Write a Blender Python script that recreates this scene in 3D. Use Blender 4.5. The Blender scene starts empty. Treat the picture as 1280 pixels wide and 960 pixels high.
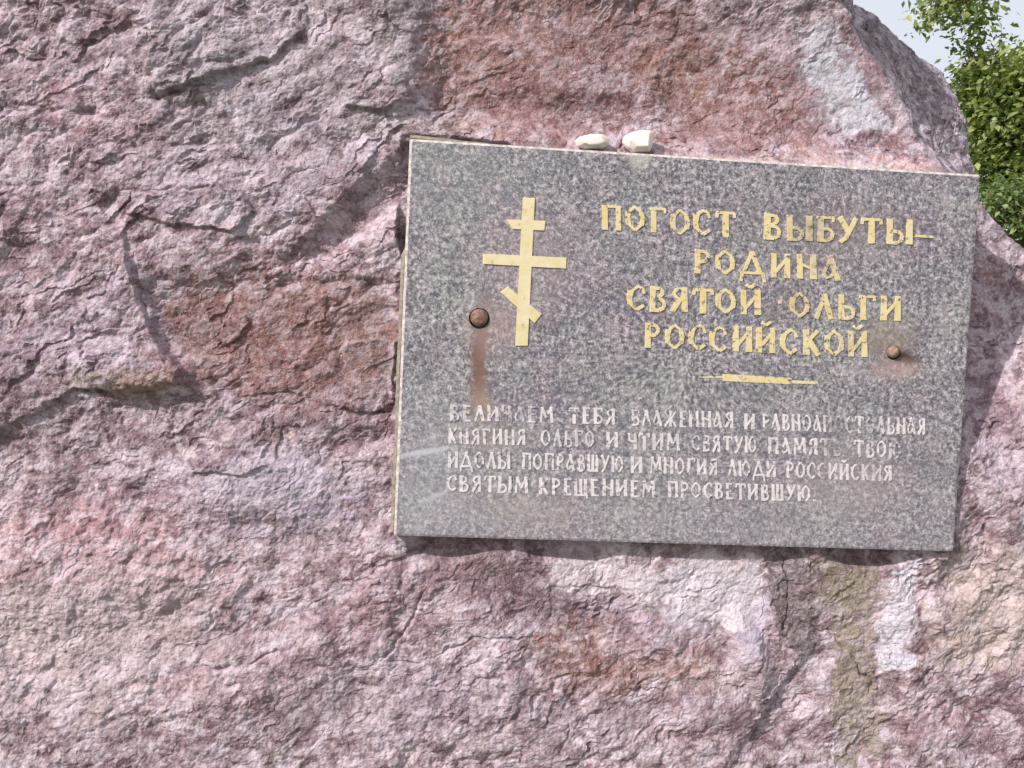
import bpy, bmesh, math, random
import numpy as np
from mathutils import Vector, Matrix

SC = bpy.context.scene
COL = SC.collection
rnd = random.Random(7)

# ------------------------------------------------------------------ camera
FPX = 1180.0                       # focal length in pixels of a 1280 px wide frame
PITCH = math.radians(-8.0)
CAM_LOC = Vector((0, 0, 1.5))
PLAQUE_W = 0.72
CORNERS = [(512, 173), (1226, 218), (1192, 690), (492, 670)]      # tl tr br bl

def solve_pose():
    R = [np.array([x - 640, -(y - 480), -FPX]) / FPX for x, y in CORNERS]
    A = np.array([R[1], -R[2], R[3]]).T
    b, c, d = np.linalg.solve(A, R[0])
    q = [R[0], R[1] * b, R[2] * c, R[3] * d]
    s = PLAQUE_W / np.linalg.norm(q[1] - q[0])
    return [p * s for p in q]
Q = solve_pose()
xh = Q[1] - Q[0]; xh /= np.linalg.norm(xh)
dn = Q[3] - Q[0]
PLAQUE_H = float(np.linalg.norm(dn))
zh = -dn - xh * np.dot(-dn, xh); zh /= np.linalg.norm(zh)
nh = np.cross(xh, zh); nh = -nh if nh[2] < 0 else nh
ctr = sum(Q) / 4

cam_d = bpy.data.cameras.new('camera')
cam = bpy.data.objects.new('camera', cam_d); COL.objects.link(cam)
base = Matrix.Rotation(math.pi / 2 + PITCH, 4, 'X')
# roll so that the plaque hangs level
best = None
for i in range(-800, 801):
    r = math.radians(i * 0.01)
    M = base @ Matrix.Rotation(r, 4, 'Z')
    z = (M.to_3x3() @ Vector(xh)).z
    if best is None or abs(z) < best[0]:
        best = (abs(z), r)
CM = Matrix.Translation(CAM_LOC) @ base @ Matrix.Rotation(best[1], 4, 'Z')
cam.matrix_world = CM
cam_d.sensor_width = 36
cam_d.lens = 36 * FPX / 1280
cam_d.clip_start = 0.02
cam_d.clip_end = 5000
SC.camera = cam
R3 = np.array(CM.to_3x3())
O = np.array(CM.to_translation()) + R3 @ ctr           # plaque centre in the world
X = R3 @ xh; Z = R3 @ zh; N = R3 @ nh
LW = Matrix(((X[0], N[0], Z[0], O[0]), (X[1], N[1], Z[1], O[1]), (X[2], N[2], Z[2], O[2]), (0, 0, 0, 1)))
# plaque frame: local x along the width, local y out of the stone, local z up

def uv(px, py, h=0.0):
    """photograph pixel -> plane h in the plaque's frame"""
    d = np.array([px - 640, -(py - 480), -FPX], float)
    n = nh; p0 = ctr + nh * h
    t = np.dot(p0, n) / np.dot(d, n)
    q = d * t - ctr
    return float(np.dot(q, xh)), float(np.dot(q, zh))
CAM_L = np.array([-np.dot(ctr, xh), -np.dot(ctr, nh), -np.dot(ctr, zh)])   # camera in plaque frame (x, h, z)

def at(px, py, dist):
    """a world point at a given horizontal distance along the ray of a pixel"""
    d = R3 @ np.array([px - 640, -(py - 480), -FPX], float)
    k = dist / d[1]
    return Vector(np.array(CAM_LOC) + d * k)

# ------------------------------------------------------------------ light
SUN = -0.80 * X + 0.66 * Z + 0.62 * N
SUN /= np.linalg.norm(SUN)
elev = math.asin(SUN[2]); azim = math.atan2(SUN[0], SUN[1])
w = bpy.data.worlds.new('World'); SC.world = w; w.use_nodes = True
nt = w.node_tree; nt.nodes.clear()
sky = nt.nodes.new('ShaderNodeTexSky'); sky.sky_type = 'NISHITA'; sky.sun_disc = False
sky.sun_elevation = elev; sky.sun_rotation = azim
sky.air_density = 1.0; sky.dust_density = 4.0; sky.ozone_density = 1.0
bg = nt.nodes.new('ShaderNodeBackground'); bg.inputs[1].default_value = 0.12
wo = nt.nodes.new('ShaderNodeOutputWorld')
veil = nt.nodes.new('ShaderNodeMix'); veil.data_type = 'RGBA'       # thin high cloud over the whole sky
veil.inputs[0].default_value = 0.7; veil.inputs[7].default_value = (6.5, 6.6, 7.0, 1)
nt.links.new(sky.outputs[0], veil.inputs[6]); nt.links.new(veil.outputs[2], bg.inputs[0]); nt.links.new(bg.outputs[0], wo.inputs[0])
sd = bpy.data.lights.new('sun', 'SUN'); sd.energy = 3.6; sd.angle = math.radians(0.6); sd.color = (1, 0.95, 0.9)
so = bpy.data.objects.new('sun', sd); COL.objects.link(so)
so.rotation_euler = Vector(SUN).to_track_quat('Z', 'Y').to_euler()
so.location = (0, 0, 6)
SC.view_settings.view_transform = 'Standard'; SC.view_settings.look = 'None'
SC.view_settings.gamma = 1.0; SC.view_settings.exposure = 0.28

# ------------------------------------------------------------------ helpers
def tag(o, label=None, cat=None, group=None, kind=None):
    if label: o['label'] = label
    if cat: o['category'] = cat
    if group: o['group'] = group
    if kind: o['kind'] = kind
    return o

def link(name, me, mat=None, parent=None, smooth=False):
    o = bpy.data.objects.new(name, me); COL.objects.link(o)
    if mat: me.materials.append(mat)
    if parent: o.parent = parent
    if smooth: me.polygons.foreach_set('use_smooth', [True] * len(me.polygons))
    return o

def mesh_np(name, co, faces):
    """co (n,3), faces (m,k) with a constant k"""
    me = bpy.data.meshes.new(name)
    n, m, k = len(co), len(faces), faces.shape[1]
    me.vertices.add(n); me.vertices.foreach_set('co', np.ascontiguousarray(co, dtype=np.float32).ravel())
    me.loops.add(m * k); me.loops.foreach_set('vertex_index', np.ascontiguousarray(faces, dtype=np.int32).ravel())
    me.polygons.add(m); me.polygons.foreach_set('loop_start', np.arange(0, m * k, k, dtype=np.int32))
    me.update(calc_edges=True); me.validate()
    return me

class NT:
    def __init__(s, name):
        s.m = bpy.data.materials.new(name); s.m.use_nodes = True
        s.t = s.m.node_tree; s.b = s.t.nodes['Principled BSDF']
    def n(s, typ, **kw):
        x = s.t.nodes.new(typ)
        for k, v in kw.items(): setattr(x, k, v)
        return x
    def l(s, a, b): s.t.links.new(a, b)
    def coord(s): return s.n('ShaderNodeTexCoord').outputs['Object']
    def noise(s, scale, detail=4, rough=0.6, vec=None, dist=0.0):
        x = s.n('ShaderNodeTexNoise'); x.inputs['Scale'].default_value = scale
        x.inputs['Detail'].default_value = detail; x.inputs['Roughness'].default_value = rough
        x.inputs['Distortion'].default_value = dist
        if vec is not None: s.l(vec, x.inputs['Vector'])
        return x.outputs['Fac']
    def ramp(s, fac, stops):
        x = s.n('ShaderNodeValToRGB'); e = x.color_ramp.elements
        while len(e) < len(stops): e.new(0.5)
        for i, (p, c) in enumerate(stops):
            e[i].position = p; e[i].color = (*c, 1) if len(c) == 3 else c
        s.l(fac, x.inputs[0]); return x.outputs[0]
    def rng(s, fac, a, b, c=0.0, d=1.0):
        x = s.n('ShaderNodeMapRange'); x.inputs[1].default_value = a; x.inputs[2].default_value = b
        x.inputs[3].default_value = c; x.inputs[4].default_value = d
        s.l(fac, x.inputs[0]); return x.outputs[0]
    def mix(s, fac, a, b, mode='MIX'):
        x = s.n('ShaderNodeMix', data_type='RGBA', blend_type=mode)
        for sock, v in ((x.inputs[0], fac), (x.inputs[6], a), (x.inputs[7], b)):
            if hasattr(v, 'is_linked'): s.l(v, sock)
            elif isinstance(v, (int, float)): sock.default_value = v
            else: sock.default_value = (*v, 1)
        return x.outputs[2]
    def math(s, op, a, b=None):
        x = s.n('ShaderNodeMath', operation=op)
        for i, v in enumerate((a, b)):
            if v is None: continue
            if hasattr(v, 'is_linked'): s.l(v, x.inputs[i])
            else: x.inputs[i].default_value = v
        return x.outputs[0]
    def bump(s, h, strength, dist, normal=None):
        x = s.n('ShaderNodeBump'); x.inputs['Strength'].default_value = strength
        x.inputs['Distance'].default_value = dist; s.l(h, x.inputs['Height'])
        if normal is not None: s.l(normal, x.inputs['Normal'])
        return x.outputs[0]
    def color(s, c): 
        if hasattr(c, 'is_linked'): s.l(c, s.b.inputs['Base Color'])
        else: s.b.inputs['Base Color'].default_value = (*c, 1)
    def rough(s, v): s.b.inputs['Roughness'].default_value = v

# ---- numpy noise
def _hash(ix, iy, seed):
    h = (ix.astype(np.int64) * 374761393 + iy.astype(np.int64) * 668265263 + seed * 1442695041) & 0xffffffff
    h = ((h ^ (h >> 13)) * 1274126177) & 0xffffffff
    h = ((h ^ (h >> 16)) * 2246822519) & 0xffffffff
    return (h ^ (h >> 15)) & 0xffffffff
def rand2(ix, iy, seed): return _hash(ix, iy, seed).astype(np.float32) / np.float32(4294967295.0)
def perlin(x, y, seed=0):
    x0 = np.floor(x); y0 = np.floor(y); fx = (x - x0).astype(np.float32); fy = (y - y0).astype(np.float32)
    ix = x0.astype(np.int64); iy = y0.astype(np.int64)
    sx = fx * fx * fx * (fx * (fx * 6 - 15) + 10); sy = fy * fy * fy * (fy * (fy * 6 - 15) + 10)
    def g(dx, dy):
        a = rand2(ix + dx, iy + dy, seed) * np.float32(2 * np.pi)
        return np.cos(a) * (fx - dx) + np.sin(a) * (fy - dy)
    a = g(0, 0); b = g(1, 0); c = g(0, 1); d = g(1, 1)
    return ((a + sx * (b - a)) + sy * ((c + sx * (d - c)) - (a + sx * (b - a)))) * 1.5
def fbm(x, y, seed=0, octs=4, gain=0.5):
    s = 0; a = 1.0
    for i in range(octs):
        s = s + a * perlin(x * 2 ** i + 13.7 * i, y * 2 ** i - 7.3 * i, seed + i); a *= gain
    return s
def facets(x, y, seed, slope=0.5, k=0.9, level=0.3, sign=1, ids=False):
    """chipped stone: upper (or lower) envelope of tilted plates scattered over the plane"""
    ix = np.floor(x).astype(np.int64); iy = np.floor(y).astype(np.int64)
    out = None; cid = None
    for dx in (-1, 0, 1):
        for dy in (-1, 0, 1):
            cx = ix + dx; cy = iy + dy
            px = cx + rand2(cx, cy, seed); py = cy + rand2(cx, cy, seed + 1)
            a = rand2(cx, cy, seed + 2) * np.float32(6.2832); m = rand2(cx, cy, seed + 3) * slope
            c = rand2(cx, cy, seed + 4) * level
            ex = x - px; ey = y - py
            v = c + m * (np.cos(a) * ex + np.sin(a) * ey) - k * (ex * ex + ey * ey)
            if ids:
                q = rand2(cx, cy, seed + 7)
                cid = q if cid is None else np.where(v > out, q, cid)
            out = v if out is None else np.maximum(out, v)
    return (sign * out, cid) if ids else sign * out
def sstep(a, b, x):
    t = np.clip((x - a) / (b - a), 0, 1); return t * t * (3 - 2 * t)
def seg_dist(u, v, a, b):
    ax, ay = a; bx, by = b; dx, dy = bx - ax, by - ay; L = dx * dx + dy * dy
    t = np.clip(((u - ax) * dx + (v - ay) * dy) / L, 0, 1)
    return np.hypot(u - ax - t * dx, v - ay - t * dy)
def poly_sd(u, v, pts):
    """signed distance to a closed polygon, positive inside"""
    d = None; inside = np.zeros(u.shape, bool)
    for i in range(len(pts)):
        a, b = pts[i - 1], pts[i]
        e = seg_dist(u, v, a, b); d = e if d is None else np.minimum(d, e)
        (x1, y1), (x2, y2) = a, b
        if y1 != y2:
            c = ((y1 > v) != (y2 > v)) & (u < (x2 - x1) * (v - y1) / (y2 - y1) + x1)
            inside ^= c
    return np.where(inside, d, -d)

# ================================================================== BOULDER
def spacing(lo, hi, fine_lo, fine_hi, fine, coarse):
    a = list(np.arange(fine_lo, fine_hi, fine)); x = fine_lo; s = fine; left = []
    while x > lo:
        s = min(coarse, s * 1.18); x -= s; left.append(x)
    x = a[-1]; s = fine; right = []
    while x < hi:
        s = min(coarse, s * 1.18); x += s; right.append(x)
    return np.array(left[::-1] + a + right)

uL, vT = uv(0, 0); uR, vB = uv(1280, 960)
uL = min(uL, uv(0, 960)[0]); uR = max(uR, uv(1280, 0)[0]); vT = max(vT, uv(1280, 0)[1]); vB = min(vB, uv(0, 960)[1])
FINE = 0.00132
us = spacing(uL - 0.75, uR + 0.85, uL - 0.03, uR + 0.10, FINE, 0.012)
vs = spacing(vB - 1.05, vT + 0.70, vB - 0.03, vT + 0.05, FINE, 0.012)
U, V = np.meshgrid(us.astype(np.float32), vs.astype(np.float32), indexing='xy')
shape = U.shape
wx = fbm(U / 0.09, V / 0.09, 11, 4) ; wy = fbm(U / 0.09, V / 0.09, 21, 4)
wu = U + 0.010 * wx; wv = V + 0.010 * wy              # gently warped position
wfx = fbm(U / 0.02, V / 0.02, 31, 3); wfy = fbm(U / 0.02, V / 0.02, 41, 3)

def gmask(px, py, rx, ry, ang=0.0, warp=0.5, soft=0.5):
    """soft spot at a place of the stone face, ragged edge; sizes in photo pixels"""
    cu, cv = uv(px, py); k = 0.00102
    a = math.radians(ang)
    x = U - cu; y = V - cv
    xr = (x * math.cos(a) + y * math.sin(a)) / (rx * k); yr = (-x * math.sin(a) + y * math.cos(a)) / (ry * k)
    d = np.sqrt(xr * xr + yr * yr) + warp * (0.35 * wx + 0.25 * wfx)
    return 1 - sstep(1 - soft, 1 + soft, d)
def pmask(pts, edge, warp=0.006):
    """soft polygon mask, edge width in metres"""
    P = [uv(*p) for p in pts]
    s = poly_sd(U + warp * (wx * 0.6 + wfx * 0.5), V + warp * (wy * 0.6 + wfy * 0.5), P)
    return sstep(-edge * 0.5, edge * 0.5, s)

# ---- large form
H = np.full(shape, -0.018, np.float32)
H += 0.012 * fbm(U / 0.33, V / 0.33, 3, 2)
# direction of cleavage: plates run from lower left to upper right on the left, flatter further down
ca, sa = math.cos(math.radians(32)), math.sin(math.radians(32))
A = (wu * ca + wv * sa); B = (-wu * sa + wv * ca)
wA0 = A + 0.004 * wfx; wB0 = B + 0.004 * wfy
vary = np.clip(0.6 + 0.9 * fbm(U / 0.14, V / 0.14, 211, 3), 0.15, 1.3)        # some ground is rough, some smooth
rel = 0.015 * facets(A / 0.16, B / 0.105, 100, 0.6, 0.45, 0.35)
rel += 0.0085 * facets(A / 0.070, B / 0.043, 110, 0.8, 0.5, 0.5)
rel -= 0.0055 * facets(wu / 0.045, wv / 0.035, 120, 0.7, 0.6, 0.5)
# flaked layers: flat treads with short broken risers
fl = fbm(wA0 / 0.17, wB0 / 0.10, 180, 5, 0.6) * 2.0; fr = fl - np.floor(fl)
brk = np.clip(0.45 + 1.3 * fbm(U / 0.06, V / 0.06, 231, 2), 0, 1.2)      # risers come and go
rel += 0.0042 * brk * (1 - 0.6 * gmask(150, 780, 420, 220, 0, 0.5, 0.6)) * (np.floor(fl) + sstep(0.86, 1.0, fr) - 0.85 * fl)
wA = A + 0.003 * wfx; wB = B + 0.003 * wfy
strat = np.clip(gmask(150, 200, 420, 260, 0, 0.5, 0.7) + 0.25, 0, 1)      # only the upper left is cleaved in slanting plates
f1, id1 = facets(wA / 0.027, wB / 0.0165, 130, 0.9, 0.8, 0.6, ids=True)
f2, id2 = facets(wu / 0.024 + 0.25 * wfx, wv / 0.021 + 0.25 * wfy, 135, 0.9, 0.8, 0.6, ids=True)
mid = (0.0080 * f1 * strat + 0.0086 * f2 * (1 - strat)) * (0.5 + 0.5 * vary)
cell = np.where(strat > 0.5, id1, id2)
mid -= 0.0024 * vary * facets(wu / 0.019 + 0.3 * wfx, wv / 0.013 + 0.3 * wfy, 140, 0.9, 0.6, 0.6)
f1, id1 = facets(wA / 0.0115, wB / 0.0075, 150, 1.0, 0.8, 0.8, ids=True)
f2, id2 = facets(U / 0.0105 + 0.3 * wfx, V / 0.0095 + 0.3 * wfy, 155, 1.0, 0.8, 0.8, ids=True)
fine = (0.0023 * f1 * strat + 0.0025 * f2 * (1 - strat)) * vary
cell2 = np.where(strat > 0.5, id1, id2)
fine += 0.0010 * fbm(U / 0.008, V / 0.008, 160, 3, 0.6)
fine += 0.0007 * facets(U / 0.0052, V / 0.0042, 170, 1.0, 0.6, 0.9)
# smoothness zones: the washed reddish patches and the pale top right face are calmer
calm = np.clip(0.75 * gmask(800, 90, 260, 90) + 0.75 * gmask(1095, 85, 60, 90, -50) + 0.55 * gmask(360, 420, 160, 90)
               + 0.7 * gmask(890, 750, 110, 60) + 0.5 * gmask(1060, 780, 60, 90) + 0.35 * gmask(650, 720, 90, 60), 0, 0.85)
H += rel * (1 - 0.6 * calm) + mid * (1 - 0.6 * calm) + fine * (1 - 0.45 * calm)
H -= float(np.mean(H[(U > uv(0, 480)[0]) & (U < uv(1280, 480)[0]) & (V > vB) & (V < vT)])) + 0.020

# ---- the particular ledges, flakes and hollows of this stone
H += 0.011 * pmask([(-80, 220), (60, 262), (152, 285), (168, 380), (192, 425), (220, 462), (212, 482), (150, 492), (85, 486), (30, 520), (-80, 560)], 0.006) \
     * (1 - 0.75 * gmask(-20, 330, 150, 190, 0, 0.3, 0.6))
H += 0.016 * gmask(145, 458, 78, 26, -5)
H += 0.009 * pmask([(185, 20), (330, 10), (372, 30), (335, 62), (268, 92), (195, 112), (178, 70)], 0.004)
H += 0.008 * pmask([(228, 222), (262, 228), (300, 246), (318, 262), (290, 285), (215, 280), (152, 262), (160, 236), (200, 240)], 0.004)
H -= 0.019 * gmask(458, 258, 85, 24, 42)
H -= 0.006 * gmask(400, 300, 50, 16, 30)
H += 0.007 * pmask([(428, 62), (470, 78), (505, 92), (520, 120), (470, 132), (430, 128), (410, 90)], 0.004)
H -= 0.006 * pmask([(172, 335), (235, 352), (380, 345), (490, 350), (492, 520), (300, 515), (222, 470), (195, 428)], 0.012)
H += 0.008 * pmask([(425, 432), (445, 428), (495, 425), (492, 508), (460, 516), (420, 512), (432, 475)], 0.004)
H += 0.006 * pmask([(275, 400), (300, 393), (308, 402), (290, 425), (270, 430), (262, 418)], 0.003)
H += 0.006 * pmask([(230, 575), (300, 566), (330, 580), (300, 596), (235, 592)], 0.004)
H += 0.010 * gmask(330, 620, 90, 40, -10) + 0.012 * gmask(60, 720, 120, 60, 0) - 0.010 * gmask(130, 545, 130, 40, 5)
H -= 0.006 * gmask(380, 300, 60, 40)
H -= 0.010 * gmask(985, 895, 85, 20, 58)
H += 0.012 * gmask(945, 830, 55, 18, -65)
H -= 0.022 * (gmask(560, 688, 40, 14) + gmask(715, 692, 50, 12) + gmask(1090, 700, 45, 12)) 
H -= 0.012 * gmask(1220, 700, 26, 60, -20)
H -= 0.006 * gmask(650, 745, 50, 30, -40) + 0.006 * gmask(300, 770, 60, 18, 45)
H += 0.006 * gmask(330, 840, 180, 40, 15)
H -= 0.003 * pmask([(690, 735), (800, 740), (805, 770), (760, 785), (690, 780)], 0.005)
H += 0.008 * gmask(1180, 760, 60, 120, 0)
H += 0.010 * pmask([(540, 40), (640, 30), (760, 60), (800, 110), (700, 118), (600, 100)], 0.03)
H -= 0.010 * gmask(900, 95, 50, 45)
# fissures
def crack(pts, width, depth):
    d = None
    for i in range(len(pts) - 1):
        e = seg_dist(U + 0.004 * wfx + 0.003 * wx, V + 0.004 * wfy, uv(*pts[i]), uv(*pts[i + 1])); d = e if d is None else np.minimum(d, e)
    k = np.clip(0.55 + 0.9 * fbm(U / 0.04, V / 0.04, 205, 3), 0, 1)       # open here, healed there
    return -0.75 * depth * k * np.exp(-(d / (width * 0.7)) ** 2)
for pts, wd, dp in [([(158, 290), (166, 330), (172, 385), (205, 455)], 0.002, 0.005), ([(85, 490), (150, 494), (218, 480)], 0.004, 0.010),
                    ([(530, 740), (520, 775), (478, 830)], 0.003, 0.010), ([(190, 117), (262, 98), (330, 66)], 0.003, 0.008),
                    ([(160, 240), (215, 232), (268, 232), (318, 262)], 0.0025, 0.006), ([(296, 500), (360, 492), (420, 515), (488, 517)], 0.0025, 0.006),
                    ([(240, 842), (300, 838), (345, 818)], 0.003, 0.008), ([(988, 700), (995, 760), (985, 790)], 0.0025, 0.008),
                    ([(1020, 790), (1050, 800), (1100, 860), (1095, 880)], 0.003, 0.007), ([(118, 862), (150, 838)], 0.003, 0.008),
                    ([(430, 840), (520, 836), (600, 800), (700, 806)], 0.0025, 0.006), ([(1020, 705), (1020, 760)], 0.002, 0.006)]:
    H += crack(pts, wd, dp)

# ---- seat of the plaque and the mortar slope over it
hw, hh = PLAQUE_W / 2, PLAQUE_H / 2
box = np.maximum(np.abs(U) - hw, np.abs(V) - hh)                # distance outside the plaque's outline
topd = V - hh
in_u = sstep(-hw - 0.03, -hw + 0.05, U) * (1 - sstep(hw - 0.03, hw + 0.05, U))
over = in_u * sstep(-0.01, 0.0, topd) * (1 - sstep(0.16, 0.30, topd))
H = H + over * (-0.034 + 0.034 * (1 - sstep(0.0, 0.05, topd + 0.004 * wfx)) )
# crumbly shelf that slopes up to the plaque's top edge, widest on the right
shelf_w = 0.012 + 0.022 * sstep(-0.05, 0.33, U)
shelf = in_u * (1 - sstep(0.0, 1.0, topd / shelf_w)) * sstep(-0.02, 0.0, topd)
tgt = -0.012 - 0.8 * np.clip(topd, 0, 1) + 0.35 * fine + 0.3 * mid
H = np.where(shelf > 0, H * (1 - shelf * 0.85) + tgt * shelf * 0.85, H)
# the face falls away to the right of the plaque, most beside its upper half
away = sstep(hw - 0.06, hw + 0.07, U) * sstep(-0.24, 0.08, V + 0.02 * wx)
H -= away * (0.020 + 0.085 * sstep(-0.22, 0.14, V)) * (1 - sstep(0.27, 0.45, V))
H = np.where(box < 0.004, np.minimum(H, -0.022 + 0.010 * sstep(-0.01, 0.004, box)), H)
near = 1 - sstep(0.004, 0.035, box)
H = np.where(near > 0, H * (1 - near) + np.minimum(H, -0.010 + 0.3 * fine) * near, H)

gap = pmask([(502, 163), (560, 166), (630, 173), (645, 183), (640, 200), (502, 190)], 0.004, 0.002)
H = np.where(gap > 0, H * (1 - gap) + np.minimum(H, -0.028) * gap, H)
gap = pmask([(500, 172), (520, 172), (516, 310), (502, 320), (494, 290)], 0.004, 0.002)
H = np.where(gap > 0, H * (1 - gap) + np.minimum(H, -0.040) * gap, H)
# ---- shoulder: a sharp arris, a weathered flank beyond it, then the back
RID = [(1020, -420), (1040, -120), (1055, 0), (1072, 28), (1085, 52), (1110, 82), (1132, 118), (1146, 150), (1152, 172), (1172, 188),
       (1200, 214), (1232, 246), (1290, 312), (1400, 430), (1500, 640), (1560, 1000), (1600, 1800)]
RU = [uv(*p, -0.045 if i < 9 else -0.06 if i == 9 else -0.09 if i == 10 else -0.12) for i, p in enumerate(RID)]
def ridge_sd(off=0.0):
    P = RU + [(RU[-1][0] + 3, RU[-1][1] - 0.5), (RU[0][0] + 3, RU[0][1] + 2), (RU[0][0] + 0.1, RU[0][1] + 2)]
    return poly_sd(U + 0.006 * wx + 0.002 * wfx, V + 0.006 * wy + 0.002 * wfy, P)
D = ridge_sd()
# far edge of the flank, where the stone turns away for good
def ridge_dist(p):
    d = 9.0
    for a_, b_ in zip(RU[:-1], RU[1:]):
        d = min(d, float(seg_dist(np.array(p[0]), np.array(p[1]), a_, b_)))
    return d
FAR = []
for p in [(1045, -120), (1058, -40), (1067, 0), (1100, 27), (1132, 62), (1160, 82), (1190, 118), (1218, 150), (1244, 184), (1264, 208), (1276, 240)]:
    h_ = -0.05
    while h_ > -0.6 and h_ > -(0.05 + 1.5 * ridge_dist(uv(*p, h_))): h_ -= 0.004
    FAR.append(uv(*p, h_))
FAR = [(FAR[0][0] - 0.05, FAR[0][1] + 0.4)] + FAR + [(u_ + 0.01, v_) for u_, v_ in RU[11:]]
D2 = poly_sd(U + 0.006 * wx + 0.002 * wfx, V + 0.006 * wy + 0.002 * wfy,
             FAR + [(FAR[-1][0] + 3, FAR[-1][1] - 0.5), (FAR[0][0] + 3, FAR[0][1] + 2), (FAR[0][0] + 0.1, FAR[0][1] + 2)])
SOFT = 0.006
def soft(x, s): return 0.5 * (x + np.sqrt(x * x + s * s))
H = H - 1.5 * soft(D, SOFT) - 5.0 * soft(D2, 0.012)
# rounding off above, to the left and towards the foot
for d in (uL - 0.10 - U, V - vT - 0.12):
    t = np.clip(d / 0.55, 0, 1); H -= 1.2 * (1 - np.sqrt(np.maximum(1 - t * t, 0)))
H += 0.10 * sstep(0, 1.0, vB - V)
edge = np.minimum(np.minimum(U - us[0], us[-1] - U), vs[-1] - V)
H = np.maximum(H, -1.25 + 0.05 * fbm(U / 0.2, V / 0.2, 9, 3)); H = np.where(edge < 0.002, -1.3, H)

# ---- mineral colours, stains and some painted shade, per vertex
def c3(r, g, b):                                                   # sRGB bytes -> linear
    return np.array([((x / 255) / 12.92 if x <= 10 else (((x / 255) + 0.055) / 1.055) ** 2.4) for x in (r, g, b)], np.float32)
C = np.empty(shape + (3,), np.float32); C[:] = c3(160, 140, 147)
nr = fbm(U / 0.035, V / 0.035, 301, 5, 0.75)
ng = fbm(U / 0.010, V / 0.009, 321, 4, 0.75)
def lay(mask, col, amt=1.0, ragged=True):
    global C
    if ragged: mask = sstep(0.20, 0.95, mask + (0.42 * nr + 0.36 * ng) * (mask > 0.02)) * 0.95
    m = np.clip(mask * amt * (1.0 if ragged else 1), 0, 1)[..., None]; C = C * (1 - m) + col * m
n1 = fbm(U / 0.12, V / 0.12, 51, 4, 0.6); n2 = fbm(U / 0.05, V / 0.05, 61, 4, 0.6); n3 = fbm(A / 0.03, B / 0.018, 71, 4, 0.7)
n4 = fbm(U / 0.07, V / 0.07, 81, 5, 0.7); n5 = fbm(U / 0.2, V / 0.2, 91, 3, 0.5)
lay(sstep(0.0, 0.6, n1), c3(156, 124, 126), 0.5, False)                   # redder
lay(sstep(0.0, 0.6, -n1), c3(162, 152, 162), 0.6, False)                  # lilac grey
lay(sstep(0.1, 0.6, n5), c3(166, 140, 143), 0.5)
def M(*a, **k): return gmask(*a, **k)
GREY = c3(160, 155, 160); RED = c3(124, 84, 76); RUST = c3(136, 92, 68); PALE = c3(190, 176, 178); CREAM = c3(196, 176, 166)
LILAC = c3(164, 154, 176); PLUM = c3(112, 84, 94); OLIVE = c3(142, 130, 108); PINK = c3(186, 142, 146); MAUVE = c3(140, 114, 128); MOSS = c3(104, 104, 88)
q = (0.35 + 0.65 * (1 - calm)) * np.clip(0.7 + 0.8 * fbm(U / 0.11, V / 0.11, 221, 3), 0.2, 1.2)
lay(sstep(0.10, 0.26, n3) * q, c3(214, 198, 200), 0.5, False); lay(sstep(0.16, 0.32, -n3) * q, c3(116, 92, 98), 0.38, False)
lay(sstep(0.40, 0.5, n4), MOSS, 0.45, False); lay(sstep(0.26, 0.40, n2) * (1 - 0.7 * calm), c3(194, 180, 182), 0.45, False); lay(sstep(0.3, 0.46, -n2), c3(134, 102, 102), 0.35, False)
n7 = fbm(wA0 / 0.036, wB0 / 0.026, 331, 5, 0.7)
lay(sstep(0.12, 0.40, n7) * (1 - 0.8 * calm), c3(210, 194, 200), 0.55, False); lay(sstep(0.12, 0.40, -n7) * (1 - 0.5 * calm), c3(116, 88, 98), 0.55, False)
lay(M(240, 535, 300, 50, 5), c3(124, 100, 106), 0.6); lay(M(60, 500, 110, 60), c3(130, 110, 114), 0.5); lay(M(430, 480, 80, 70), c3(130, 100, 98), 0.4)  # darker band; patch under the ledge has its shade put into the colour
lay(M(130, 770, 230, 110, 10), c3(196, 176, 172), 0.55); lay(M(640, 890, 260, 60), c3(172, 150, 156), 0.4); lay(M(320, 700, 120, 50), c3(176, 152, 156), 0.4)
lay(M(300, 240, 120, 40, 10), c3(190, 178, 190), 0.7); lay(M(230, 80, 90, 40, 10), c3(182, 176, 182), 0.6); lay(M(400, 130, 90, 50), c3(178, 168, 178), 0.5); lay(M(40, 780, 110, 60), c3(204, 190, 188), 0.6); lay(M(60, 60, 110, 60), c3(150, 132, 142), 0.4)
lay(M(400, 60, 260, 110, 10), GREY, 0.55); lay(M(230, 60, 80, 50), GREY, 0.5); lay(M(330, 190, 200, 80, 15), c3(160, 148, 158), 0.5)
lay(M(60, 330, 140, 160), MAUVE, 0.5); lay(M(110, 120, 120, 90), c3(152, 128, 138), 0.5); lay(M(90, 130, 60, 26, -20), PINK, 0.35)
lay(M(130, 420, 90, 70), c3(162, 148, 166), 0.55); lay(M(145, 478, 75, 16), c3(172, 150, 132), 0.8)
lay(pmask([(540, -30), (840, -30), (900, 30), (1020, 30), (1040, 120), (1060, 195), (820, 190), (640, 175), (560, 150), (520, 80)], 0.05, 0.02), c3(146, 104, 98), 0.75)
lay(M(720, 80, 120, 50, -10), RED, 0.8); lay(M(580, 60, 50, 60), RUST, 0.5); lay(M(930, 100, 90, 50), RED, 0.65); lay(M(850, 60, 60, 40), RUST, 0.5)
lay(M(760, 110, 90, 30), PLUM, 0.35); lay(M(900, 100, 14, 12, warp=0.2), c3(160, 124, 84), 0.4)
lay(pmask([(1020, 8), (1062, 10), (1082, 50), (1112, 86), (1134, 128), (1142, 155), (1090, 150), (1062, 128), (1030, 90)], 0.02, 0.015), c3(196, 197, 204), 1.0)
lay(M(1020, 30, 50, 50), c3(160, 150, 156), 0.6)
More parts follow.
